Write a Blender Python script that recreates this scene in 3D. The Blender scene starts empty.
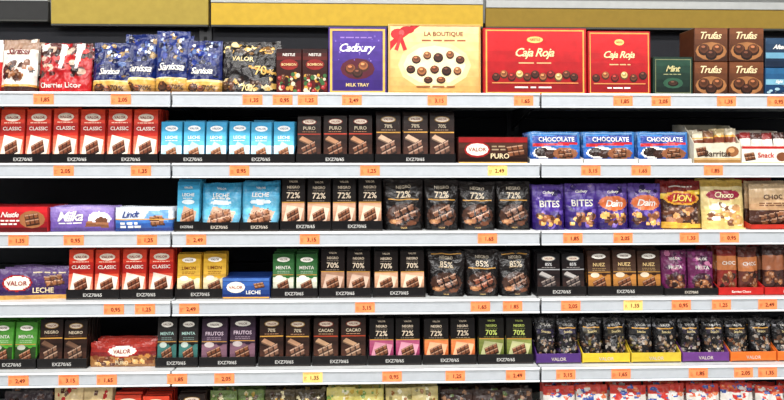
import bpy, math, random
from mathutils import Vector, Matrix, noise
rnd=random.Random(7)
FP=600.; D=1.98; TH=math.radians(1.8); HZ=160.; H=1.45
def hit(u,v,y):
    a=(u-392)/FP; b=(HZ-v)/FP
    dx=math.sin(TH)+math.cos(TH)*a; dy=math.cos(TH)-math.sin(TH)*a
    t=(y+D)/dy
    return dx*t, H+b*t
def wx(u,y=0.): return hit(u,HZ,y)[0]
def wz(v,y=0.,u=392): return hit(u,v,y)[1]
def L(c):
    o=[]
    for x in c[:3]:
        x=max(0,min(255,x))/255.
        o.append(x/12.92 if x<=.04045 else ((x+.055)/1.055)**2.4)
    return (o[0],o[1],o[2],1.)
scene=bpy.context.scene
scene.view_settings.view_transform='Standard'
# ---------------- materials
def nm(name):
    m=bpy.data.materials.new(name); m.use_nodes=True
    nt=m.node_tree; b=nt.nodes['Principled BSDF']; return m,nt,b
def attr_mat(name,rough,metal=0.,coat=0.,bump=0.,bscale=60,spec=.5,var=.14):
    m,nt,b=nm(name)
    a=nt.nodes.new('ShaderNodeAttribute'); a.attribute_name='Col'
    tc=nt.nodes.new('ShaderNodeTexCoord')
    n=nt.nodes.new('ShaderNodeTexNoise'); n.inputs['Scale'].default_value=38; n.inputs['Detail'].default_value=4; nt.links.new(tc.outputs['Object'],n.inputs['Vector'])
    mr=nt.nodes.new('ShaderNodeMapRange'); mr.inputs[1].default_value=.3; mr.inputs[2].default_value=.7; mr.inputs[3].default_value=1-var; mr.inputs[4].default_value=1+var
    nt.links.new(n.outputs['Fac'],mr.inputs[0])
    mx=nt.nodes.new('ShaderNodeVectorMath'); mx.operation='SCALE'
    nt.links.new(a.outputs['Color'],mx.inputs[0]); nt.links.new(mr.outputs[0],mx.inputs['Scale'])
    nt.links.new(mx.outputs[0],b.inputs['Base Color'])
    b.inputs['Roughness'].default_value=rough; b.inputs['Metallic'].default_value=metal
    b.inputs['Coat Weight'].default_value=coat; b.inputs['Coat Roughness'].default_value=.1
    b.inputs['Specular IOR Level'].default_value=spec
    if bump:
        n2=nt.nodes.new('ShaderNodeTexNoise'); n2.inputs['Scale'].default_value=bscale; n2.inputs['Detail'].default_value=3
        nt.links.new(tc.outputs['Object'],n2.inputs['Vector'])
        bp=nt.nodes.new('ShaderNodeBump'); bp.inputs['Strength'].default_value=bump; bp.inputs['Distance'].default_value=.008
        nt.links.new(n2.outputs['Fac'],bp.inputs['Height']); nt.links.new(bp.outputs[0],b.inputs['Normal'])
    return m
CARD,FILM,PLAS,METAL,MATT=range(5)
MATS=[attr_mat('printed_card',.3,bump=.06,bscale=30,spec=.28),attr_mat('film_wrap',.2,coat=.15,bump=.75,bscale=55,spec=.4),
      attr_mat('glossy_plastic',.35,var=.05),attr_mat('painted_metal',.45,metal=.2,var=.05),attr_mat('matt_paint',.75,spec=.25,var=.06)]
# ---------------- mesh builder
class MB:
    def __init__(s): s.v=[];s.f=[];s.c=[];s.m=[];s.s=[];s.M=Matrix()
    def add(s,vs,fs,col,mat=0,smooth=False):
        o=len(s.v); M=s.M
        s.v.extend([M@Vector(p) for p in vs])
        multi=isinstance(col,list)
        for i,f in enumerate(fs):
            s.f.append([o+k for k in f]); s.c.append(col[i] if multi else col); s.m.append(mat); s.s.append(smooth)
    def box(s,x0,x1,y0,y1,z0,z1,col,mat=0,b=.0008):
        c=((x0+x1)/2,(y0+y1)/2,(z0+z1)/2); h=[(x1-x0)/2,(y1-y0)/2,(z1-z0)/2]
        b=min(b,min(h)*.45); idx={};vs=[]
        for sx in(-1,1):
            for sy in(-1,1):
                for sz in(-1,1):
                    for a in range(3):
                        sg=(sx,sy,sz); idx[(sx,sy,sz,a)]=len(vs)
                        vs.append(tuple(c[k]+sg[k]*(h[k]-(0 if k==a else b)) for k in range(3)))
        fs=[]
        for a in range(3):
            p,q=[k for k in range(3) if k!=a]
            for sg in(-1,1):
                r=[]
                for (i,j) in((-1,-1),(1,-1),(1,1),(-1,1)):
                    t=[0,0,0];t[a]=sg;t[p]=i;t[q]=j; r.append(idx[(*t,a)])
                fs.append(r)
            for i in(-1,1):
                for j in(-1,1):
                    t=[0,0,0];t[p]=i;t[q]=j
                    t[a]=-1;A=idx[(*t,p)];B=idx[(*t,q)];t[a]=1;Cc=idx[(*t,q)];Dd=idx[(*t,p)]
                    fs.append([A,B,Cc,Dd])
        for sx in(-1,1):
            for sy in(-1,1):
                for sz in(-1,1): fs.append([idx[(sx,sy,sz,a)] for a in range(3)])
        cv=Vector(c)
        for f in fs:
            p=[Vector(vs[k]) for k in f]; n=(p[1]-p[0]).cross(p[2]-p[0]); m=sum(p,Vector())/len(p)-cv
            if n.dot(m)<0: f.reverse()
        s.add(vs,fs,L(col) ,mat)
    def build(s,name,parent=None):
        xs=[p.x for p in s.v];ys=[p.y for p in s.v];zs=[p.z for p in s.v]
        o=Vector(((min(xs)+max(xs))/2,(min(ys)+max(ys))/2,min(zs)))
        me=bpy.data.meshes.new(name); me.from_pydata([p-o for p in s.v],[],s.f)
        for m in MATS: me.materials.append(m)
        me.polygons.foreach_set('material_index',s.m); me.polygons.foreach_set('use_smooth',s.s)
        at=me.color_attributes.new('Col','FLOAT_COLOR','CORNER'); d=[]
        for p,c in zip(s.f,s.c): d.extend(list(c)*len(p))
        at.data.foreach_set('color',d); me.update()
        ob=bpy.data.objects.new(name,me); ob.location=o; scene.collection.objects.link(ob)
        if parent: ob.parent=parent
        return ob
# ---------------- text cache ('~' prefix = slanted lettering)
TC={}
def text(t):
    if t in TC: return TC[t]
    cu=bpy.data.curves.new('t','FONT'); cu.body=t.lstrip('~'); cu.resolution_u=2; cu.offset=.014
    if t[0]=='~': cu.shear=.35; cu.space_character=.88
    ob=bpy.data.objects.new('t',cu); scene.collection.objects.link(ob)
    bpy.context.view_layer.update()
    me=ob.evaluated_get(bpy.context.evaluated_depsgraph_get()).to_mesh()
    vs=[(p.co.x,p.co.y) for p in me.vertices]; fs=[list(p.vertices) for p in me.polygons]
    x0=min(p[0] for p in vs);x1=max(p[0] for p in vs);y0=min(p[1] for p in vs);y1=max(p[1] for p in vs)
    h=y1-y0
    vs=[((x-(x0+x1)/2)/h,(y-(y0+y1)/2)/h) for x,y in vs]
    bpy.data.objects.remove(ob); bpy.data.curves.remove(cu)
    TC[t]=(vs,fs,(x1-x0)/h); return TC[t]
def mixc(a,b,t): return tuple(a[k]*(1-t)+b[k]*t for k in range(3))
def expand(art):
    out=[]
    for a in art:
        if a[0]=='n':   # scattered mass: u0,v0,u1,v1,cols,size(u),size(v),count
            _,u0,v0,u1,v1,cols,ru,rv,n=a
            for i in range(n):
                k=rnd.uniform(.6,1.2); c=cols[i%len(cols)]; x=rnd.uniform(u0+ru,u1-ru); y=rnd.uniform(v0+rv,v1-rv)
                out.append(('e',x,y,ru*k,rv*k,c))
                if i%2: out.append(('e',x-ru*k*.2,y+rv*k*.3,ru*k*.4,rv*k*.35,mixc(c,(255,240,225),.35)))
        elif a[0]=='g': # vertical gradient
            _,u0,v0,u1,v1,c0,c1,n=a
            for i in range(n): out.append(('r',u0,v0+(v1-v0)*i/n,u1,v0+(v1-v0)*(i+1)/n,mixc(c0,c1,i/(n-1))))
        elif a[0]=='ln': # lines of small print
            _,u0,v0,u1,n,dv,c=a
            for i in range(n):
                x=u0
                while x<u1-.04:
                    l=rnd.uniform(.05,.16); out.append(('r',x,v0-i*dv,min(u1,x+l),v0-i*dv+dv*.45,c)); x+=l+.025
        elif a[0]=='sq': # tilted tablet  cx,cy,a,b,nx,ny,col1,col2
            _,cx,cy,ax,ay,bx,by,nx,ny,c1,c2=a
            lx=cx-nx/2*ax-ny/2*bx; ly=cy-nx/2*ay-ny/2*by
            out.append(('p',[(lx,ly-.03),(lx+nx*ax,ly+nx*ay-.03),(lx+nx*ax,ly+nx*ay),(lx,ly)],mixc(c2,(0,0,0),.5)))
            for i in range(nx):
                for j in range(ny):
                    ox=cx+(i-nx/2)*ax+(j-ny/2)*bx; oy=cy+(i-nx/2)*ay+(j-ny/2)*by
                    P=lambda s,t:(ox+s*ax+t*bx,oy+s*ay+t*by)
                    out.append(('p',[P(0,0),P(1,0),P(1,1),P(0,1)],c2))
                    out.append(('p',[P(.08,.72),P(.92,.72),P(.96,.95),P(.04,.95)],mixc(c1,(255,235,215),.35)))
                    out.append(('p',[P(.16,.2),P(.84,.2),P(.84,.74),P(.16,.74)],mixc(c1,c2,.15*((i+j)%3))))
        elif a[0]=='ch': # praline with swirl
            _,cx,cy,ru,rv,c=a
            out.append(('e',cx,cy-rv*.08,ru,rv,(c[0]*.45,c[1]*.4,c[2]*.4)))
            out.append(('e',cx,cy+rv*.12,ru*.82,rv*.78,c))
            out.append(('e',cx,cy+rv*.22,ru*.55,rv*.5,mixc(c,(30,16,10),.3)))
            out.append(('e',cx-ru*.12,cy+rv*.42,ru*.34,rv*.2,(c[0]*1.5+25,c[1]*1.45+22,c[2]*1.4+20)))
        elif a[0]=='fr':
            _,u0,v0,u1,v1,tu,tv,c=a
            out+=[('r',u0,v0,u1,v0+tv,c),('r',u0,v1-tv,u1,v1,c),('r',u0,v0,u0+tu,v1,c),('r',u1-tu,v0,u1,v1,c)]
        else: out.append(a)
    return out
def poly_of(a):
    if a[0]=='r': _,u0,v0,u1,v1,c=a; return [(u0,v0),(u1,v0),(u1,v1),(u0,v1)],c
    if a[0]=='e':
        _,cu,cv,ru,rv,c=a; return [(cu+ru*math.cos(t*math.pi/6),cv+rv*math.sin(t*math.pi/6)) for t in range(12)],c
    if a[0]=='p': return a[1],a[2]
def paint(mb,S,art,w,h,mat=0,textonly=False):
    k=0
    for a in art:
        k+=1; off=.0004+.00004*k
        if a[0]=='t':
            _,t,cu,cv,hv,col,mw=a
            vs,fs,asp=text(t); ww=asp*hv*h; sx=1.
            if ww>mw*w: sx=mw*w/ww
            sy=max(sx,.75)
            pts=[S(cu+x*hv*h*sx/w, cv+y*hv*sy, off+.0006) for x,y in vs]
            mb.add(pts,fs,L(col),mat)
        elif not textonly:
            p,c=poly_of(a)
            p=[(min(1,max(0,x)),min(1,max(0,y))) for x,y in p]
            ar=sum(p[i][0]*p[(i+1)%len(p)][1]-p[(i+1)%len(p)][0]*p[i][1] for i in range(len(p)))
            if abs(ar)<1e-6: continue
            if ar<0: p=p[::-1]
            mb.add([S(x,y,off) for x,y in p],[list(range(len(p)))],L(c),mat)
def inpoly(p,x,y):
    r=False;n=len(p);j=n-1
    for i in range(n):
        if (p[i][1]>y)!=(p[j][1]>y) and x<(p[j][0]-p[i][0])*(y-p[i][1])/(p[j][1]-p[i][1])+p[i][0]: r=not r
        j=i
    return r
def pack(mb,w,t,h,pos,body,art,tilt=0.,yaw=0.,mat=CARD,b=.0012,side=None):
    """rigid pack: front-bottom-centre at pos"""
    mb.M=Matrix.Translation(pos)@Matrix.Rotation(yaw,4,'Z')@Matrix.Rotation(-tilt,4,'X')
    mb.box(-w/2,w/2,0,t,0,h,side or body,mat,b)
    if side: mb.add([(-w/2+b,-.0002,b),(w/2-b,-.0002,b),(w/2-b,-.0002,h-b),(-w/2+b,-.0002,h-b)],[[0,1,2,3]],L(body),mat)
    e=b/w; g=b/h
    paint(mb,lambda u,v,o:((-.5+e+u*(1-2*e))*w,-o,(g+v*(1-2*g))*h),expand(art),w,h,mat)
    mb.M=Matrix()
def bag(mb,w,T,h,pos,body,art,tilt=.05,yaw=0.,stand=True,seed=0,seal=.07,wr=1.):
    """crinkled film bag; stand=True is a gusseted pouch, False a pillow bag"""
    mb.M=Matrix.Translation(pos)@Matrix.Rotation(yaw,4,'Z')@Matrix.Rotation(-tilt,4,'X')
    nu=max(14,int(w/.0036)); nv=max(14,int(h/.0036)); art=expand(art)
    polys=[poly_of(a) for a in art if a[0]!='t']
    bbs=[(min(q[0] for q in p),max(q[0] for q in p),min(q[1] for q in p),max(q[1] for q in p)) for p,c in polys]
    def prof(u,v):
        e=max(0,1-abs(2*u-1)**2.6)**.6
        if stand: r=(1-max(0,(v-.12)/(1-seal-.12))**1.8)**.75 if v<1-seal else 0; r=max(r,0)*(0.85+.15*min(1,v/.12))
        else:
            q=(v-seal)/(1-2*seal); r=max(0,1-abs(2*q-1)**2.8)**.6 if 0<q<1 else 0
        return e*r
    def Sf(u,v,o,back=False):
        p=prof(u,v)
        n=noise.noise(Vector((u*w*42,v*h*30,seed*7.3+(50 if back else 0))))*.0058*wr*(.35+p)
        n+=noise.noise(Vector((u*w*120,v*h*50,seed*3.1)))*.0026*wr*(1.2-p*.5)
        ew=1-.05*p-.02*noise.noise(Vector((v*6,seed,2)))
        x=(u-.5)*w*ew
        y=T/2-(T/2)*p if not back else T/2+(T/2)*p+.001
        z=v*h+noise.noise(Vector((u*4,seed,5.)))*.004*(v)
        if v>=1: z+=(.0012 if int(round(u*nu))%2 else 0)
        edge=min(u,1-u)*8
        return (x,y+n*(min(1,edge))-o,max(z,0))
    for back in(False,True):
        a,bn=(nu,nv)
        vs=[Sf(i/a,j/bn,0,back) for j in range(bn+1) for i in range(a+1)]
        fs=[];cs=[]
        lc=L(body)
        for j in range(bn):
            for i in range(a):
                q=[j*(a+1)+i,j*(a+1)+i+1,(j+1)*(a+1)+i+1,(j+1)*(a+1)+i]
                fs.append(q[::-1] if back else q)
                c=lc
                if not back:
                    x=(i+.5)/a;y=(j+.5)/bn
                    for (p,cc),bb in zip(reversed(polys),reversed(bbs)):
                        if bb[0]<=x<=bb[1] and bb[2]<=y<=bb[3] and inpoly(p,x,y): c=L(cc);break
                cs.append(c)
        mb.add(vs,fs,cs,FILM,True)
    if stand: mb.box(-w*.46,w*.46,T*.12,T*.88,0,.004,body,FILM)
    paint(mb,lambda u,v,o:Sf(u,v,.0012+o),[a for a in art if a[0]=='t'],w,h,FILM,True)
    mb.M=Matrix()
# ---------------- shelving
VR=[94,164,232,300,369,440]
ZS=[wz(v) for v in VR]
BX=[wx(-196),wx(172),wx(540),wx(908)]
DEP=.42
gon=bpy.data.objects.new('gondola_shelving',None); scene.collection.objects.link(gon); gon.location=(wx(356),.2,0)
bpy.context.view_layer.update()
inv=gon.matrix_world.inverted()
def gb(mb,name):
    o=mb.build(name); o.parent=gon; o.matrix_parent_inverse=inv; return o
WH=(206,208,208)
for r,z in enumerate(ZS+[.20]):
    for b in range(3):
        x0,x1=BX[b]+.003,BX[b+1]-.003
        m=MB()
        m.box(x0,x1,.004,DEP-.03,z-.022,z,WH,METAL,.001)
        m.box(x0,x1,-.006,.004,z-.043,z+.001,(130,134,140),PLAS,.001)
        m.box(x0,x1,-.012,-.006,z-.004,z+.003,(232,235,238),PLAS,.0012)
        m.box(x0,x1,-.012,-.006,z-.045,z-.039,(212,216,220),PLAS,.0012)
        m.box(x0+.001,x1-.001,-.0075,-.006,z-.038,z-.005,(176,181,187),PLAS,.0004)
        gb(m,'shelf_%d_%d'%(r,b))
        m=MB()
        for xx in(x0,x1-.004): # brackets
            m.add([(xx,.01,z-.024),(xx,DEP-.035,z-.09),(xx,DEP-.035,z-.023),(xx,.01,z-.023),(xx+.004,.01,z-.024),(xx+.004,DEP-.035,z-.09),(xx+.004,DEP-.035,z-.023),(xx+.004,.01,z-.023)],
              [[0,1,2,3],[7,6,5,4],[0,4,5,1],[1,5,6,2],[3,2,6,7]],L((40,42,46)),METAL)
        gb(m,'bracket_%d_%d'%(r,b))
m=MB()
for b in range(4):
    m.box(BX[b]-.025,BX[b]+.025,DEP-.03,DEP+.0,0,2.35,(26,27,30),METAL,.002)
    for k in range(60):
        zz=.2+k*.035
        m.box(BX[b]-.006,BX[b]+.006,DEP-.032,DEP-.029,zz,zz+.018,(8,8,8),MATT,.0004)
gb(m,'uprights')
m=MB()
for b in range(3):
    for k in range(10):
        m.box(BX[b]+.025,BX[b+1]-.025,DEP-.02,DEP-.005,.1+k*.19,.1+k*.19+.186,(30,31,36),MATT,.002)
gb(m,'back_panels')
m=MB(); m.box(BX[0],BX[3],.02,DEP,0,.15,(40,41,44),METAL,.002); gb(m,'plinth')
# header
m=MB()
HD=[(-196,48,(50,50,50)),(51,208,(168,146,66)),(211,483,(200,164,56)),(486,908,(142,116,44))]
HY=DEP-.06
for a,b,c in HD:
    zt=wz(4,HY); zb=wz(26,HY)
    if c[0]<100: zb=wz(22,HY)
    if a==51: zt=wz(-4,HY)
    if a==486: zt=wz(7,HY)
    m.box(wx(a,HY),wx(b,HY),HY,HY+.02,zb,zt,c,MATT,.001)
    m.box(wx(a,HY),wx(b,HY),HY-.004,HY+.02,zt,zt+.03,(166,168,166),METAL,.001)
    m.box(wx(a,HY),wx(b,HY),HY-.002,HY+.02,zb-.008,zb,(50,50,46),METAL,.001)
gb(m,'header_fascia')
# ---------------- price labels
LB=[[45,122,253,283,308,352,437,523,622,660,725,775],[65,142,240,370,497,590,640,712],[20,75,148,181,310,487,572,622,688,728],
    [115,146,190,365,480,512,570,632,680,720,766],[-20,20,70,108,162,225,313,392,455,515,565,620,697,742,766],[60,150,330,420,600,700]]
OR=(255,142,88)
PR=['1,85','2,05','1,35','0,95','1,25','2,49','3,15','1,65']
for r,row in enumerate(LB):
    m=MB()
    for i,u in enumerate(row):
        if any(abs(u-q)<14 for q in(172,540)): u+=16
        x=wx(u); z=ZS[r]; w=.064
        c=OR if rnd.random()<.94 else (248,206,120)
        m.box(x-w/2,x+w/2,-.0095,-.0078,z-.0380,z-.005,c,CARD,.0004)
        Sx=lambda uu,vv,o:(x-w/2+uu*w,-.0096-o,z-.0375+vv*.032)
        paint(m,Sx,[('t',PR[(i+r)%8],.6,.44,.48,(96,34,20),.6)]+expand([('ln',.08,.86,.9,1,.1,(214,110,70)),('ln',.06,.5,.2,3,.14,(214,110,70))]),w,.032)
    m.build('price_label_set')
# ---------------- content helpers
BLK=(18,16,17)
def tray(mb,x0,x1,y0,z,d,lh,col,txt,tc=(188,186,182)):
    t=.0022; z+=.0006
    mb.box(x0,x1,y0,y0+d,z,z+t,col,CARD,.0005)
    mb.box(x0,x1,y0,y0+t,z,z+lh,col,CARD,.0006)
    mb.box(x0,x1,y0+d-t,y0+d,z,z+lh*2.,col,CARD,.0006)
    for xx in(x0,x1-t):
        zz=z
        vs=[(xx,y0+t,zz),(xx,y0+d-t,zz),(xx,y0+d-t,zz+lh*2),(xx,y0+d*.45,zz+lh*1.9),(xx,y0+t,zz+lh)]
        vs+= [(a+t,b,c) for a,b,c in vs]
        mb.add(vs,[[4,3,2,1,0],[5,6,7,8,9],[0,1,6,5],[1,2,7,6],[2,3,8,7],[3,4,9,8],[4,0,5,9]],L(col),CARD)
    if txt:
        w=x1-x0
        paint(mb,lambda u,v,o:(x0+u*w,y0-o,z+v*lh),[('t',txt,.5,.45,.34,tc,.5),('r',.02,.06,.98,.12,(70,64,60))],w,lh)
def bars(row,u0,u1,vt,n,body,art,lip=BLK,txt='EXZ70/65',per=2,N=6,yf=.035,lh=.033,t=.012,name='chocolate_bar_display',side=None,jit=1.):
    z=ZS[row]; X0=wx(u0,yf);X1=wx(u1,yf)
    cw=(X1-X0)/n; i=0
    zt=wz(vt,yf+.01,(u0+u1)/2)
    while i<n:
        k=min(per,n-i); m=MB(); a=X0+i*cw; b=a+k*cw-.0015; d=.03+N*.019
        tray(m,a,b,yf,z,d,lh,lip,txt)
        for j in range(k):
            xc=a+(j+.5)*(b-a)/k
            w=(b-a-.005)/k*.955
            hh=zt-z-.004
            drop=rnd.choice((0,0,0,1))
            for q in range(N):
                tl=.08+rnd.uniform(-.02,.02)
                sc=1-.02*rnd.random()
                pack(m,w*.985,t,hh*sc/ math.cos(tl),(xc+rnd.uniform(-.0014,.0014)*jit,yf+.006+(q+(drop if q==0 else 0)*.3)*.0175,z+.0035+(0 if q==0 else rnd.uniform(0,.007))),
                     body,art if q<2 else art[:2],tilt=tl,yaw=rnd.uniform(-.06,.06)*jit,side=side)
        m.build(name); i+=k
def bags(row,u0,u1,vt,n,body,art,yf=.035,T=.045,stand=True,N=2,name='chocolate_bag',lip=None,lh=.02,ltxt=None,seal=.07,wr=1.3,ov=1.03,tilt=.07):
    z=ZS[row]; X0=wx(u0,yf);X1=wx(u1,yf); cw=(X1-X0)/n
    zt=wz(vt,yf+.02,(u0+u1)/2)
    o=0
    if lip:
        m=MB(); tray(m,X0+.001,X1-.001,yf-.003,z,N*(T*.8)+.05,lh,lip,ltxt,(200,190,176)); o=.0035; m0=m
    for i in range(n):
        m=m0 if lip else MB()
        for q in range(N):
            w=cw*(ov if not lip else .98)*.97; 
            tl=tilt+rnd.uniform(-.03,.03)
            bag(m,w,T,(zt-z-o-.001)*(1-.04*rnd.random()),(X0+(i+.5)*cw,yf+.003+q*T*.78,z+.0008+o),body,art,tilt=tl,yaw=rnd.uniform(-.1,.1) if not lip else rnd.uniform(-.03,.03),stand=stand,seed=rnd.uniform(0,99),seal=seal,wr=wr)
        if not lip: m.build(name)
    if lip: m0.build(name)
def boxp(row,u0,u1,vt,body,art,t=.04,yf=.03,name='chocolate_box',side=None,tilt=.0,N=1,mat=CARD,z0=0,yaw=0,b=.0015,own=None):
    z=ZS[row]+z0; X0=wx(u0,yf);X1=wx(u1,yf); zt=wz(vt,yf,(u0+u1)/2)
    m=own or MB()
    for q in range(N):
        pack(m,X1-X0-.002,t,zt-z,((X0+X1)/2,yf+q*(t+.001),z+.0006),body,art if q==0 else [],tilt=tilt,side=side,mat=mat,yaw=yaw,b=b)
    if own is None: m.build(name)
    return zt
W_=(232,228,220); GOLD=(206,152,70); CR=(230,210,168); DB=(52,28,20); MBR=(104,60,36)
# ---- bar designs
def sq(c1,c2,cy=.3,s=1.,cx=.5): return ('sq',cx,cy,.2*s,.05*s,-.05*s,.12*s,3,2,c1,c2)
def art_red(): return [('r',0,0,1,.2,(140,26,22)),('g',0,.5,1,1,(182,38,26),(222,72,46),6),('g',0,.14,1,.5,(228,150,120),(212,84,60),5),('p',[(0,.5),(1,.58),(1,.74),(0,.7)],(166,32,26)),
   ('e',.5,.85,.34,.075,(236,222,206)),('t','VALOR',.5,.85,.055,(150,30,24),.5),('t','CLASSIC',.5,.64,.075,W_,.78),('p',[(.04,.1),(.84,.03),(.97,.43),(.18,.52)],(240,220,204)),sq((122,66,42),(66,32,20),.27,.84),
   ('ln',.15,.74,.85,1,.04,(240,200,180)),('ln',.12,.06,.88,1,.04,(230,180,160))]
def art_cyan(): return [('r',0,.42,1,1,(62,152,192)),('g',0,0,1,.42,(196,206,212),(236,238,236),4),('g',0,.42,1,1,(104,186,214),(48,142,188),5),('e',.5,.84,.32,.07,(240,240,240)),('t','VALOR',.5,.84,.05,(30,80,120),.5),('t','LECHE',.5,.62,.08,W_,.6),
   ('p',[(.02,.2),(.6,.02),(.98,.36),(.4,.52)],(186,218,226)),sq((160,104,70),(98,58,38),.24,.8),('ln',.2,.53,.8,1,.04,W_)]
def art_dark(c=(120,74,52),l=(170,124,92),t='NEGRO',tc=(212,196,170),b=(26,15,12),acc=GOLD): return [('r',0,0,1,.5,(b[0]+10,b[1]+6,b[2]+5)),('g',0,.5,1,1,(b[0]+18,b[1]+10,b[2]+8),b,4),('g',0,.04,1,.5,(b[0]+50,b[1]+28,b[2]+20),(b[0]+8,b[1]+4,b[2]+3),5),('e',.5,.88,.32,.065,mixc(acc,(0,0,0),.25)),('e',.5,.88,.28,.05,(226,214,196)),('t','VALOR',.5,.88,.045,(130,24,24),.42),('t',t,.5,.74,.075,tc,.62),
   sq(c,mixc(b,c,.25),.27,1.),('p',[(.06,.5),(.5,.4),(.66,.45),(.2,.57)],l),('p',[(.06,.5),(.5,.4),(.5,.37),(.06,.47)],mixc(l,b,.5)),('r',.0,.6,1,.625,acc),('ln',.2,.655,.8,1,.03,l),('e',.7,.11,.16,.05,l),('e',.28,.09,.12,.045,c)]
def art_72(p=(206,148,116),t='72%',b=(22,16,15),tc=(226,208,184),sq1=(124,74,48)):
    return [('r',0,.0,1,.5,p),('r',0,0,1,.06,b),('g',0,.06,1,.52,mixc(p,(0,0,0),.3),mixc(p,(255,230,210),.2),6),('t','VALOR',.5,.94,.04,tc,.4),('t',t,.5,.67,.12,tc,.6),('t','NEGRO',.5,.83,.055,tc,.55),('ln',.25,.76,.75,1,.03,mixc(b,tc,.5)),('ln',.2,.56,.8,1,.03,mixc(b,tc,.6)),
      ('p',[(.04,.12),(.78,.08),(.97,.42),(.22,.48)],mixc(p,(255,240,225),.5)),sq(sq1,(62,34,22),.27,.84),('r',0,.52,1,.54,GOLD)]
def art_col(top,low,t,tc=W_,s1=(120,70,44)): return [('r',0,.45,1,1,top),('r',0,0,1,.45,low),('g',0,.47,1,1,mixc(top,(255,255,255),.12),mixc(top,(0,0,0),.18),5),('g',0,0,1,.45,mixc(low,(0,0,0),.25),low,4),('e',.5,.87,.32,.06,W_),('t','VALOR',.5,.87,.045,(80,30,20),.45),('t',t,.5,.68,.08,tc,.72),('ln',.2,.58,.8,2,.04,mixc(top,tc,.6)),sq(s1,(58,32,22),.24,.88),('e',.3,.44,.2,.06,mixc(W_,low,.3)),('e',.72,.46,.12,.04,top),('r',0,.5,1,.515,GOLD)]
# ================= ROW 1
def sp(cols,n=22,u0=0,v0=0,u1=1,v1=1,ru=.07,rv=.05): return ('n',u0,v0,u1,v1,cols,ru,rv,n)
BR=[(70,36,24),(110,64,38),(40,22,18),(150,96,60)]
bags(0,-62,-5,37,1,(190,36,34),[('r',0,.6,1,1,W_),sp(BR,20,0,.5,1,.8)],T=.06)
bags(0,-6,31,36,1,(222,214,202),[('r',0,.8,1,1,(150,120,100)),('t','~Sanissa',.5,.78,.12,(110,20,20),.8),sp(BR,24,.02,.2,.98,.66,.08,.06),('r',0,.02,1,.14,(60,30,26)),('r',0,.14,1,.17,GOLD)],T=.06)
bags(0,30,86,40,1,(166,22,26),[('r',0,.78,1,1,(80,30,26)),('p',[(0,1),(.14,.5),(.26,.6),(.18,1)],(226,216,206)),sp([(80,20,16),(150,16,20),(50,20,16),(190,160,140),(195,44,40),(30,14,14)],56,0,.3,1,.95,.08,.06),('p',[(.4,.98),(.46,.5),(.52,.5),(.54,1)],W_),('p',[(.7,.98),(.76,.5),(.82,.5),(.86,1)],(225,215,210)),('r',0,.04,1,.28,(180,24,28)),('t','Cherries Licor',.5,.17,.1,W_,.86)],T=.07)
def blueb(): return [sp([(28,48,130),(10,16,60),(70,96,150),(6,10,36),(22,38,108),(16,26,86),(8,14,50),(140,110,60)],64,0,.3,1,1,.08,.05),sp([W_,(170,190,225)],7,.1,.62,.9,1,.04,.03),('g',0,0,1,.24,(110,72,32),(214,166,80),4),('r',0,.24,1,.27,(240,214,150)),('e',.5,.43,.46,.13,(12,22,74)),('t','~Sanissa',.5,.43,.12,W_,.8),('t','70%',.72,.11,.1,(60,30,16),.34),('ch',.25,.13,.16,.08,(80,44,24)),('ch',.48,.1,.11,.06,(110,60,34))]
bags(0,86,128,39,1,(14,28,84),blueb(),T=.07)
bags(0,120,154,30,1,(14,32,94),blueb(),T=.06,yf=.05)
bags(0,152,186,28,1,(18,38,104),blueb(),T=.06,yf=.035)
bags(0,182,219,37,1,(14,28,90),blueb(),T=.07,yf=.03)
bags(0,218,278,39,1,(22,17,16),[sp([(190,150,76),(110,76,36),(50,34,22),(226,200,136),(24,16,12)],46,0,.74,1,.98,.05,.04),('e',.38,.66,.3,.09,(16,12,11)),('t','VALOR',.38,.66,.09,(226,206,150),.46),('t','70',.7,.45,.17,(215,180,100),.24),('t','%',.88,.42,.1,(215,180,100),.14),sp([(190,150,76),(195,175,130),(90,50,30),(40,24,18),(60,36,24)],50,0,.03,1,.34,.05,.05),('p',[(.5,.5),(1,.36),(1,.4),(.5,.54)],GOLD),('t','70%',.5,.12,.12,(236,214,150),.34)],T=.06)
for a,b in((276,302),(302,328)):
    boxp(0,a,b,49,(50,20,17),[('r',0,0,1,.3,(84,22,20)),('g',0,.76,1,1,(90,30,26),(40,16,14),3),('t','NESTLE',.5,.88,.07,W_,.5),('e',.5,.66,.38,.12,(130,36,32)),sp([(190,140,60),(150,40,40),(60,100,56),(216,196,166),(40,20,16),(90,50,30)],40,.0,.0,1,.5,.09,.05),('t','BOMBON',.5,.66,.07,(226,196,140),.6)],t=.05,yf=.04,name='praline_carton')
boxp(0,328,387,27,(66,42,120),[('fr',.02,.02,.98,.98,.04,.03,(206,166,84)),('g',.08,.07,.92,.93,(48,26,100),(78,52,142),6),('t','~Cadbury',.5,.68,.16,(240,236,240),.68),('e',.5,.38,.3,.16,(80,24,40)),('ch',.38,.38,.1,.08,(120,66,40)),('ch',.6,.42,.1,.08,(150,90,54)),('ch',.5,.32,.09,.07,(70,38,28)),('t','MILK TRAY',.5,.14,.05,(226,200,130),.5),('ln',.2,.84,.8,1,.04,(150,120,190)),sp([(110,86,170)],16,.1,.45,.9,.92,.015,.015)],t=.04,name='gift_chocolate_box',tilt=.02)
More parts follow.
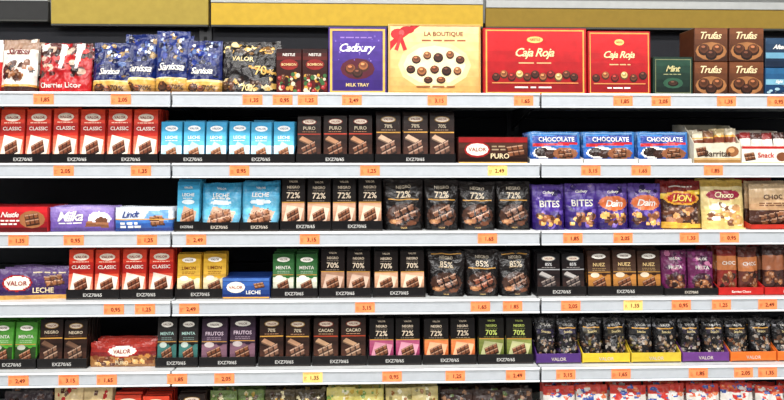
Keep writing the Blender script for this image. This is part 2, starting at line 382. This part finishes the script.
pr=[('ch',.3,.5,.05,.06,(120,70,44)),('ch',.42,.56,.045,.06,(150,96,60)),('ch',.54,.53,.055,.07,(64,34,24)),('ch',.67,.57,.045,.06,(140,84,50)),('ch',.78,.5,.05,.06,(90,50,34)),('ch',.24,.36,.05,.06,(70,38,26)),('ch',.36,.33,.055,.07,(150,92,54)),('ch',.5,.36,.05,.06,(110,60,36)),('ch',.63,.34,.055,.07,(60,32,22)),('ch',.75,.34,.045,.06,(160,104,66)),('ch',.43,.21,.05,.05,(80,44,30)),('ch',.57,.21,.05,.05,(130,76,44))]
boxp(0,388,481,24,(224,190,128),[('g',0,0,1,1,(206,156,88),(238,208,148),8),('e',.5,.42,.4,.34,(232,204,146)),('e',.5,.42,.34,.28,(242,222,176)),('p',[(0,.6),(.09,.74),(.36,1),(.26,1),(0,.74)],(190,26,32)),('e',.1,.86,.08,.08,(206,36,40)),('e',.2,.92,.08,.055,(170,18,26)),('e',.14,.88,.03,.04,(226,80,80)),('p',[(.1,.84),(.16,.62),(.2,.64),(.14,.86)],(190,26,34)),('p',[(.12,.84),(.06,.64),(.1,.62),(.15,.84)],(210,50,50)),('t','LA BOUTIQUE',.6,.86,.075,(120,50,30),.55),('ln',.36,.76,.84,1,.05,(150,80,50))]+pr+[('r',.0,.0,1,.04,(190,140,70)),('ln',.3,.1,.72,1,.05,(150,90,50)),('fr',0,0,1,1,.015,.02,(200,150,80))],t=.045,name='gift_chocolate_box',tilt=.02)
def roja(big): 
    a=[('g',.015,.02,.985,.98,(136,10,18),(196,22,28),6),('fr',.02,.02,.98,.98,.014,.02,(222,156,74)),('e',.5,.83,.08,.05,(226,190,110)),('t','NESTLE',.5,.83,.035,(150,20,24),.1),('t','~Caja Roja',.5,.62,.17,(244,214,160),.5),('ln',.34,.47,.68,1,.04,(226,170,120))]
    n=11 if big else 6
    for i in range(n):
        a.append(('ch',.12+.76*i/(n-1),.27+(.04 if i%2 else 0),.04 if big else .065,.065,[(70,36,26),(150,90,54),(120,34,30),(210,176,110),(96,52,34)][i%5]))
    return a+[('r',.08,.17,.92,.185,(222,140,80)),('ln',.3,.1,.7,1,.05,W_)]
boxp(0,483,587,28,(164,16,22),roja(True),t=.04,name='gift_chocolate_box',tilt=.02)
boxp(0,588,651,31,(164,16,22),roja(False),t=.04,name='gift_chocolate_box',tilt=.02)
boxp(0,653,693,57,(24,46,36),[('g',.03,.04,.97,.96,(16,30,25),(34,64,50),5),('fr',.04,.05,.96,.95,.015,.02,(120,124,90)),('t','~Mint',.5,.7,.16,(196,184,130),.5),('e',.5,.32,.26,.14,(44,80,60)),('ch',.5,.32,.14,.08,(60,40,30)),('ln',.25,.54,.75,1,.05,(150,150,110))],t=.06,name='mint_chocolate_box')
for a,b in((694,728),(729,764)):
    m=MB()
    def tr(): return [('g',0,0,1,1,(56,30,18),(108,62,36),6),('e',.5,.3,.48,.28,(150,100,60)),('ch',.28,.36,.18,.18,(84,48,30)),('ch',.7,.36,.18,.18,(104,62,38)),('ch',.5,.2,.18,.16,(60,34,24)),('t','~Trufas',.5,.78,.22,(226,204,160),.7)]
    zt=boxp(0,a,b,62,(80,42,25),tr(),t=.1,own=m)
    boxp(0,a,b,28,(80,42,25),tr(),t=.1,own=m,z0=zt-ZS[0]+.001)
    m.build('truffle_box_stack')
m=MB()
zt=boxp(0,765,800,68,(26,66,104),[('g',0,0,1,1,(18,44,76),(40,90,130),5),('r',0,.4,1,.6,(110,160,180)),('t','~Eight',.4,.5,.14,W_,.6),sp([(150,180,190),(20,40,60)],10,0,0,1,.4)],t=.08,own=m)
boxp(0,765,800,38,(24,38,56),[('g',0,0,1,1,(20,34,54),(40,64,90),5),('r',0,.3,1,.5,(100,150,175)),('t','~After',.4,.7,.16,W_,.6)],t=.08,own=m,z0=zt-ZS[0]+.001); m.build('mint_chocolate_box_stack')
boxp(0,802,900,30,(160,22,28),roja(True),t=.04,name='gift_chocolate_box')
# ================= ROW 2
bars(1,-108,-4,108,4,(190,44,30),art_red(),N=6)
bars(1,-4,158,108,6,(190,44,30),art_red(),N=6)
bars(1,159,295,121,6,(60,152,192),art_cyan(),N=5,per=3)
bars(1,296,374,115,3,(26,16,13),art_dark(t='PURO',acc=(170,60,44)),N=6,per=3)
bars(1,375,456,112,3,(34,21,18),art_dark((130,92,74),(190,158,132),t='70%',b=(32,20,17)),N=6,per=3)
def valor(b=(58,28,22),t='PURO',c2=(140,26,28)): return [('g',0,0,1,.78,mixc(b,(0,0,0),.4),mixc(b,(255,200,160),.1),4),('r',0,.8,1,1,c2),('e',.27,.52,.19,.3,(150,24,26)),('e',.27,.53,.165,.24,(236,226,210)),('t','VALOR',.27,.53,.18,(140,20,24),.26),('t',t,.6,.28,.2,CR,.3),('ln',.48,.62,.68,2,.12,mixc(b,CR,.6)),('sq',.83,.48,.08,.03,-.02,.2,3,2,(130,78,50),(66,36,24)),('r',0,0,1,.05,GOLD)]
boxp(1,458,528,137,(50,24,18),valor((50,24,18)),t=.022,N=6,yf=.03,name='boxed_chocolate_bars',tilt=.0)
def oreo(): return [('g',0,.0,1,1,(24,70,150),(60,130,200),6),('r',0,0,1,.12,(20,40,110)),('p',[(.04,.6),(.96,.66),(.96,.9),(.04,.86)],(30,60,140)),('t','CHOCOLATE',.52,.75,.17,W_,.74),('p',[(.04,.52),(.96,.58),(.96,.66),(.04,.61)],(190,40,44)),('e',.3,.32,.26,.2,(240,236,230)),('e',.22,.34,.14,.15,(40,24,20)),('e',.4,.28,.13,.14,(56,32,26)),('e',.7,.3,.26,.2,(140,86,56)),('sq',.7,.3,.09,.02,-.01,.12,3,2,(130,78,48),(70,40,26)),('r',.05,.92,.95,.95,(150,190,235))]
for a,b in((530,583),(584,638),(639,692)):
    m=MB(); z=ZS[1]; yf=.035
    tray(m,wx(a,yf),wx(b,yf)-.001,yf,z,.15,.016,(214,212,208),None)
    for q in range(5):
        bag(m,(wx(b,yf)-wx(a,yf))*.95,.022,wz(131,yf)-z-.004,((wx(a,yf)+wx(b,yf))/2,yf+.005+q*.024,z+.004),(30,78,160),oreo() if q<2 else [],tilt=.08,stand=False,seed=a+q,seal=.04,wr=.7)
    m.build('biscuit_chocolate_display')
def cart(row,u0,u1,vt,col,lipv,items,name,txt=None,yf=.03,d=.15,tc=(60,40,30),la=None):
    m=MB(); z=ZS[row]; x0,x1=wx(u0,yf),wx(u1,yf)-.001; zt=wz(vt,yf); lh=wz(lipv,yf)-z
    tray(m,x0,x1,yf,z,d,lh,col,None)
    paint(m,lambda u,v,o:(x0+u*(x1-x0),yf-o,z+v*lh),expand((la or [])+([('t',txt,.5,.5,.3,tc,.7)] if txt else [])),x1-x0,lh)
    m.box(x0,x1,yf+d-.002,yf+d,z+.001,zt+.012,col,CARD,.0006)
    n,cs,art=items
    for i in range(n):
        for q in range(3):
            w=(x1-x0-.008)/n
            bag(m,w*.95,.025,(zt-z-.005)*rnd.uniform(.9,1.),(x0+.004+(i+.5)*w,yf+.006+q*.032,z+.004),cs[i%len(cs)],art,tilt=.05,stand=False,seed=i+q*9+u0,seal=.05,yaw=rnd.uniform(-.1,.1))
    m.build(name)
cart(1,694,741,127,(206,198,176),143,(4,[(196,184,160),(120,84,60),(170,150,110)],[('r',0,.6,1,.74,(120,60,40)),('r',0,.76,1,.8,GOLD),('e',.5,.35,.4,.2,(225,218,210))]),'snack_bar_carton','Barritas',
  la=[('r',0,.0,1,.2,(150,110,60)),('r',0,.22,1,.27,GOLD),('e',.82,.6,.14,.26,(140,90,54)),('e',.8,.66,.07,.12,(200,150,100)),('sq',.16,.6,.07,.03,-.02,.2,3,2,(120,74,48),(66,38,26))])
cart(1,742,790,131,(228,218,204),146,(4,[(130,40,38),(70,40,34)],[('r',0,.5,1,.8,W_),('r',0,.45,1,.5,GOLD)]),'snack_bar_carton','Snack',tc=(180,30,30),
  la=[('r',0,.86,1,1,(176,34,34)),('e',.84,.4,.12,.26,(120,70,44)),('sq',.16,.42,.07,.03,-.02,.2,3,2,(130,80,50),(66,38,26)),('r',0,0,1,.08,GOLD)])
boxp(1,792,880,136,(58,28,22),valor(),t=.022,N=6,name='boxed_chocolate_bars')
# ================= ROW 3
nes=[('g',0,.0,1,1,(120,18,26),(196,36,42),5),('r',0,.0,1,.16,(80,14,18)),('t','~Nestle',.26,.7,.22,W_,.36),('e',.7,.5,.26,.36,(150,96,60)),('sq',.7,.5,.09,.03,-.02,.22,3,2,(130,76,46),(66,36,24)),('ln',.08,.42,.45,2,.14,W_)]
boxp(2,-4,48,207,(164,26,32),nes,t=.016,N=8,name='boxed_chocolate_bars')
boxp(2,-66,-5,207,(164,26,32),nes,t=.016,N=8,name='boxed_chocolate_bars')
bags(2,49,113,206,1,(120,96,168),[('g',0,0,1,1,(96,70,150),(146,124,190),5),('r',0,.0,1,.12,(80,54,130)),('t','~Milka',.32,.62,.4,W_,.5),('e',.78,.5,.18,.3,(236,230,240)),('e',.82,.42,.1,.16,(110,66,44)),('ln',.12,.3,.5,1,.12,W_),('p',[(.56,.2),(.92,.14),(.94,.34),(.6,.4)],(120,74,48)),('p',[(.56,.32),(.92,.27),(.94,.34),(.6,.4)],(160,104,70))],T=.018,stand=False,N=6,seal=.03,wr=.35,name='chocolate_tablet_stack',ov=1.0,tilt=.03)
bags(2,114,172,207,1,(34,74,146),[('g',0,0,1,.5,(20,50,120),(60,110,180),3),('r',0,.5,1,1,(212,218,226)),('t','~Lindt',.27,.72,.28,(24,50,120),.36),('p',[(.5,.5),(.95,.4),(.95,.9),(.6,.86)],(110,160,214)),('sq',.74,.45,.08,.02,-.02,.2,3,2,(150,96,60),(86,50,32)),('ln',.08,.3,.45,2,.14,W_),('r',0,.47,1,.51,GOLD)],T=.018,stand=False,N=6,seal=.03,wr=.3,name='chocolate_tablet_stack',ov=1.0,tilt=.03)
def cyb(): return [('r',0,.0,1,.32,(110,176,206)),('g',0,.32,1,1,(104,184,214),(48,144,190),5),('p',[(.1,.1),(.75,.06),(.9,.38),(.3,.5)],(196,160,136)),('sq',.5,.27,.18,.04,-.04,.12,3,2,(164,108,74),(100,60,40)),('t','VALOR',.5,.88,.045,W_,.4),('t','LECHE',.5,.73,.09,W_,.56),('e',.5,.58,.3,.05,(225,238,244)),('ln',.25,.65,.75,1,.03,W_)]
bars(2,174,200,181,1,(66,156,194),cyb(),per=1,N=5)
bags(2,199,240,181,1,(60,156,198),cyb(),T=.04,lip=BLK,lh=.03,ltxt='EXZ70/65',wr=.8)
bags(2,240,279,181,1,(60,156,198),cyb(),T=.04,lip=BLK,lh=.03,ltxt='EXZ70/65',wr=.8)
bars(2,280,383,178,4,(22,16,15),art_72(),N=6)
def nb(t='72%',p=(124,80,58)): return [('g',0,0,1,1,(10,8,8),(32,25,24),6),('t','NEGRO',.5,.86,.065,(224,210,188),.6),('t',t,.5,.71,.13,(232,216,190),.62),('r',.1,.6,.9,.615,GOLD),('r',.1,.93,.9,.94,GOLD),('e',.5,.3,.44,.24,(62,38,28)),('sq',.54,.31,.18,.06,-.06,.13,3,2,p,(34,19,14)),('e',.28,.17,.16,.05,(150,100,66)),('e',.26,.18,.08,.025,(190,140,96)),('e',.7,.14,.13,.045,(104,62,42)),('ln',.3,.64,.7,1,.03,(170,144,110)),('t','VALOR',.5,.05,.03,(206,170,110),.35)]
bags(2,384,424,179,1,(18,14,14),nb(),T=.05,wr=1.); bags(2,425,459,179,1,(18,14,14),nb(),T=.05,wr=1.)
bags(2,460,496,181,1,(18,14,14),nb('72%',(140,84,56)),T=.05,wr=1.); bags(2,498,532,181,1,(16,13,13),nb('72%'),T=.05,wr=1.)
def bites(o=False): return [('g',0,0,1,1,(36,20,84),(88,62,152),6),sp([(96,70,156),(50,30,108),(36,20,78),(120,94,176)],24,0,.0,1,1,.1,.07),('e',.5,.58,.46,.17,(70,42,142) if not o else (206,104,54)),('t','BITES' if not o else '~Daim',.5,.58,.15,W_,.76),('t','~Cadbury',.5,.83,.08,W_,.56),sp([(120,70,44),(160,100,60),(70,38,28),(226,170,90)],24,.06,.04,.94,.4,.09,.06)]
bags(2,535,600,183,2,(48,28,106),bites(),T=.05,wr=1.); bags(2,600,665,183,2,(54,30,106),bites(True),T=.05,wr=1.)
bags(2,665,705,179,1,(60,28,18),[('r',0,.76,1,1,(120,24,22)),('p',[(0,.62),(1,.72),(1,.82),(0,.74)],(226,190,60)),('e',.5,.64,.46,.15,(226,160,50)),('e',.5,.64,.4,.11,(170,28,24)),('t','~LION',.5,.64,.14,(250,220,90),.66),sp([(150,96,60),(60,34,24),(206,150,90),(90,50,30)],30,.0,.05,1,.5,.1,.07),('p',[(0,.02),(1,.02),(1,.1),(0,.16)],(226,170,60)),('ln',.2,.88,.8,1,.04,W_)],T=.05,wr=1.)
bags(2,706,750,178,1,(222,198,130),[('g',0,0,1,1,(216,186,110),(236,216,160),5),('e',.5,.7,.42,.11,(150,34,60)),('t','~Choco',.5,.7,.12,(250,240,200),.62),sp([(236,226,200),(190,140,90),(250,240,214),(206,160,90),(120,74,46)],34,.03,.05,.97,.56,.1,.06),('r',0,.88,1,1,(206,170,80)),('ln',.2,.82,.8,1,.03,(150,100,50))],T=.05,wr=1.)
cart(2,751,800,180,(176,46,34),226,(1,[(196,160,120)],[('g',0,.4,1,1,(180,142,104),(216,188,150),4),('t','CHOC',.5,.7,.11,(60,30,20),.8),('r',0,0,1,.4,(70,40,30)),('sq',.5,.22,.2,.04,-.04,.12,3,2,(130,80,50),(60,34,24)),('ln',.2,.55,.8,2,.05,(90,50,34))]),'chocolate_bar_carton')
bags(2,805,900,183,2,(54,34,112),bites(),T=.05)
# ================= ROW 4
bags(3,-4,66,268,1,(60,36,84),[('g',0,.18,1,1,(44,24,68),(100,74,126),5),('r',0,.0,1,.16,GOLD),('e',.28,.55,.22,.28,(150,24,26)),('e',.28,.55,.19,.23,(236,226,210)),('t','VALOR',.28,.55,.18,(140,20,24),.3),('sq',.8,.62,.08,.03,-.02,.16,3,2,(150,96,60),(84,48,32)),('t','LECHE',.66,.3,.17,CR,.34),('ln',.5,.84,.95,1,.08,CR)],T=.02,stand=False,N=6,seal=.03,wr=.5,name='chocolate_tablet_stack',tilt=.12)
bars(3,66,173,249,4,(178,40,30),art_red(),N=6)
bars(3,175,226,254,2,(216,166,50),art_col((222,170,46),(232,214,170),'LIMON',(120,60,20)),N=3)
bars(3,271,318,254,2,(50,104,52),art_col((46,104,50),(220,220,200),'MENTA'),N=6)
boxp(3,222,270,278,(24,50,110),[('g',0,0,1,.84,(20,40,96),(50,90,160),4),('e',.28,.55,.2,.28,(236,226,210)),('t','VALOR',.28,.55,.18,(140,20,24),.3),('t','LECHE',.66,.3,.18,W_,.36),('r',0,0,1,.07,GOLD),('r',0,.86,1,1,(70,110,180)),('sq',.78,.65,.07,.03,-.02,.12,3,2,(150,96,60),(84,48,32))],t=.018,N=6,name='boxed_chocolate_bars')
bars(3,319,372,250,2,(22,15,14),art_72((160,112,86),'70%'),N=6)
bars(3,373,426,250,2,(24,17,16),art_72((210,154,118),'70%'),N=6)
bags(3,428,465,250,1,(18,14,14),nb('85%'),T=.05,wr=1.); bags(3,466,500,250,1,(18,14,14),nb('85%',(136,72,50)),T=.05,wr=1.); bags(3,501,534,250,1,(16,13,13),nb('85%',(110,72,54)),T=.05,wr=1.)
bars(3,537,587,253,2,(20,18,20),art_dark((100,88,84),(170,164,160),'85%',(220,220,220),(18,16,18),acc=(170,170,172)),N=6)
bars(3,588,664,250,3,(50,29,18),art_col((58,33,21),(176,118,56),'NUEZ',(232,200,140)),N=6,per=3)
bags(3,664,718,250,2,(100,32,78),[sp([(140,60,120),(70,26,62),(190,110,150)],20,0,.5,1,1,.1,.06),('t','VALOR',.5,.82,.06,W_,.5),('e',.5,.28,.42,.22,(50,22,34)),sp(BR,22,.05,.04,.95,.48,.1,.06),('t','FRUTA',.5,.62,.08,W_,.6)],T=.04,lip=BLK,lh=.025,ltxt='EXZ70/65',wr=1.)
cart(3,719,764,247,(178,34,30),290,(2,[(120,36,30),(84,38,30)],[('r',0,.5,1,.8,(180,110,64)),('t','CHOC',.5,.65,.1,W_,.7),sp(BR,14,.05,.1,.95,.48,.12,.06)]),'chocolate_bar_carton','Barritas Choco',tc=W_)
cart(3,765,812,247,(178,34,30),290,(2,[(60,34,30),(84,40,32)],[('r',0,.5,1,.8,(150,90,60)),sp(BR,14,.05,.1,.95,.48,.12,.06)]),'chocolate_bar_carton','Barritas',tc=W_)
# ================= ROW 5
mn=art_col((74,150,48),(40,60,30),'MENTA')
bars(4,-52,-14,322,2,(70,146,46),mn,N=5)
bars(4,-12,36,322,2,(70,146,46),mn,N=5)
bars(4,37,87,320,2,(30,20,17),art_dark((120,86,66),(110,80,62),b=(28,18,15)),N=6)
bags(4,88,154,342,1,(136,34,30),[('g',0,.45,1,1,(110,26,26),(176,52,40),3),('r',0,.0,1,.45,(150,104,60)),sp([(180,120,60),(220,170,100),(120,66,34),(90,46,26)],40,0,.02,1,.55,.05,.09),('e',.5,.66,.26,.26,(150,24,26)),('e',.5,.66,.23,.21,(236,226,210)),('t','VALOR',.5,.66,.17,(140,20,24),.34),('t','PURO',.5,.2,.16,CR,.26)],T=.024,stand=False,N=5,seal=.03,wr=.6,name='chocolate_tablet_stack',tilt=.1)
bars(4,155,198,318,2,(22,19,19),art_col((26,23,23),(60,110,104),'MENTA',(170,204,196)),N=6)
bars(4,199,256,318,2,(42,25,42),art_col((46,27,46),(126,90,106),'FRUTOS',(216,196,210)),N=6)
bars(4,258,311,318,2,(34,22,18),art_dark((136,96,76),(180,136,106),'70%',b=(32,20,17)),N=6)
bars(4,312,367,318,2,(38,25,20),art_dark((146,110,86),(190,150,116),'CACAO',b=(36,23,19),acc=(180,70,44)),N=6)
bars(4,368,422,318,2,(18,14,15),art_72((156,44,94),'72%'),N=6)
bars(4,423,477,318,2,(18,14,15),art_72((226,106,44),'72%'),N=6)
bars(4,478,534,318,2,(20,18,15),art_72((100,116,36),'70%',tc=(196,210,110)),N=6)
def nut(c,c2): return [('t','VALOR',.5,.86,.055,W_,.5),('r',.12,.64,.88,.76,mixc(c,(0,0,0),.35)),('r',.12,.77,.88,.785,GOLD),('t','Snacks',.5,.7,.06,(226,206,150),.6),sp([(90,62,44),(50,34,26),(130,104,76),(24,20,22),(18,15,16),(150,140,130),mixc(c2,(0,0,0),.55)],56,.0,.03,1,.62,.07,.04),sp([(120,120,126),(50,48,54),(22,20,24)],14,.0,.77,1,1,.05,.03)]
for a,b,l,c in((536,581,(74,44,110),(60,50,90)),(582,630,(214,182,50),(90,80,60)),(631,681,(204,176,54),(60,60,64)),(682,729,(100,54,122),(70,60,80)),(730,776,(220,108,40),(80,60,50)),(777,830,(220,108,40),(80,60,50))):
    bags(4,a,b,318,2,(16,14,16),nut(c,l),T=.045,lip=l,lh=.034,ltxt='VALOR',wr=1.6)
# ================= ROW 6
bags(5,-4,46,392,1,(60,50,54),[sp(BR,20)],T=.05)
bags(5,48,108,386,2,(200,60,44),[('r',0,.5,1,1,(226,200,150)),sp([(190,40,40),(90,50,30)],16)],T=.04)
bars(5,110,170,396,2,(172,40,32),art_red(),N=5)
bars(5,176,206,394,1,(50,34,30),art_dark(),per=1,N=5)
bags(5,207,262,390,2,(100,120,66),[sp([(200,190,150),(90,70,50),(180,150,70)],34)],T=.045)
bags(5,264,324,390,2,(70,60,40),[sp([(210,200,160),(190,150,70),(70,50,40)],34)],T=.045)
bags(5,326,384,388,2,(206,194,110),[sp([(120,150,70),(236,230,200),(190,160,60)],34)],T=.045)
bags(5,386,440,388,2,(196,180,120),[sp([(130,120,70),(236,230,200),(150,100,50)],34)],T=.045)
bags(5,442,534,390,3,(54,36,30),[sp([(150,110,80),(100,120,70),(40,30,28)],34)],T=.045)
for a,b,vt in((545,612,386),(613,690,385),(691,760,384),(761,820,386)):
    bags(5,a,b,vt,2,(204,60,48),[('r',0,.45,1,.8,W_),sp([(236,230,226),(60,90,170),(214,60,50),(230,120,70)],34,0,.5,1,1,.09,.04)],T=.05,lip=(210,100,60),lh=.03)
# ================= room
def shell(name,x0,x1,y0,y1,z0,z1,c1,c2,rough,scale):
    me=bpy.data.meshes.new(name)
    vs=[(x,y,z) for x in(x0,x1) for y in(y0,y1) for z in(z0,z1)]
    me.from_pydata(vs,[],[[0,1,3,2],[4,6,7,5],[0,4,5,1],[2,3,7,6],[0,2,6,4],[1,5,7,3]])
    ob=bpy.data.objects.new(name,me); scene.collection.objects.link(ob)
    m,nt,b=nm(name+'_mat'); tc=nt.nodes.new('ShaderNodeTexCoord'); br=nt.nodes.new('ShaderNodeTexBrick')
    br.offset=0; br.inputs['Scale'].default_value=scale; br.inputs['Mortar Size'].default_value=.006
    br.inputs['Brick Width'].default_value=.6; br.inputs['Row Height'].default_value=.6
    br.inputs['Color1'].default_value=L(c1);br.inputs['Color2'].default_value=L([k*.97 for k in c1]);br.inputs['Mortar'].default_value=L(c2)
    nt.links.new(tc.outputs['Object'],br.inputs['Vector']); nt.links.new(br.outputs['Color'],b.inputs['Base Color'])
    b.inputs['Roughness'].default_value=rough; me.materials.append(m); return ob
shell('floor',-5,5,-5,.6,-.1,0,(180,176,168),(140,138,132),.3,1)
shell('ceiling',-5,5,-5,.6,3.2,3.3,(206,206,204),(150,150,150),.8,1)
shell('wall_back',-5,5,.5,.6,0,3.2,(120,122,120),(116,118,116),.8,.3)
em,nt,b=nm('diffuser'); b.inputs['Emission Color'].default_value=(1,.98,.95,1); b.inputs['Emission Strength'].default_value=10
for k,(yy,pw) in enumerate(((-1.1,36),(-2.6,54),(-4.2,46))):
    for xx in(-2.4,0,2.4):
        m=MB(); m.box(xx-1.1,xx+1.1,yy-.1,yy+.1,3.14,3.199,(230,230,230),METAL,.004)
        ob=m.build('ceiling_light')
        d=bpy.data.meshes.new('diffuser'); d.from_pydata([(-1.05,-.08,-.003),(1.05,-.08,-.003),(1.05,.08,-.003),(-1.05,.08,-.003)],[],[[3,2,1,0]]); d.materials.append(em)
        o2=bpy.data.objects.new('diffuser',d); scene.collection.objects.link(o2); o2.parent=ob
        la=bpy.data.lights.new('tube','AREA'); la.shape='RECTANGLE'; la.size=2.1; la.size_y=.18; la.energy=pw; la.color=(1,.985,.96)
        lo=bpy.data.objects.new('tube',la); scene.collection.objects.link(lo); lo.parent=ob; lo.location=(0,0,-.02)
w=bpy.data.worlds.new('w'); scene.world=w; w.use_nodes=True
w.node_tree.nodes['Background'].inputs[0].default_value=(.92,.95,1,1); w.node_tree.nodes['Background'].inputs[1].default_value=.24
cam=bpy.data.cameras.new('cam'); cam.sensor_width=36; cam.lens=FP*36/784; cam.shift_y=-40/784
co=bpy.data.objects.new('camera',cam); scene.collection.objects.link(co); co.location=(0,-D,H); co.rotation_euler=(math.pi/2,0,-TH)
scene.camera=co
print('polys',sum(len(o.data.polygons) for o in scene.objects if o.type=='MESH'))
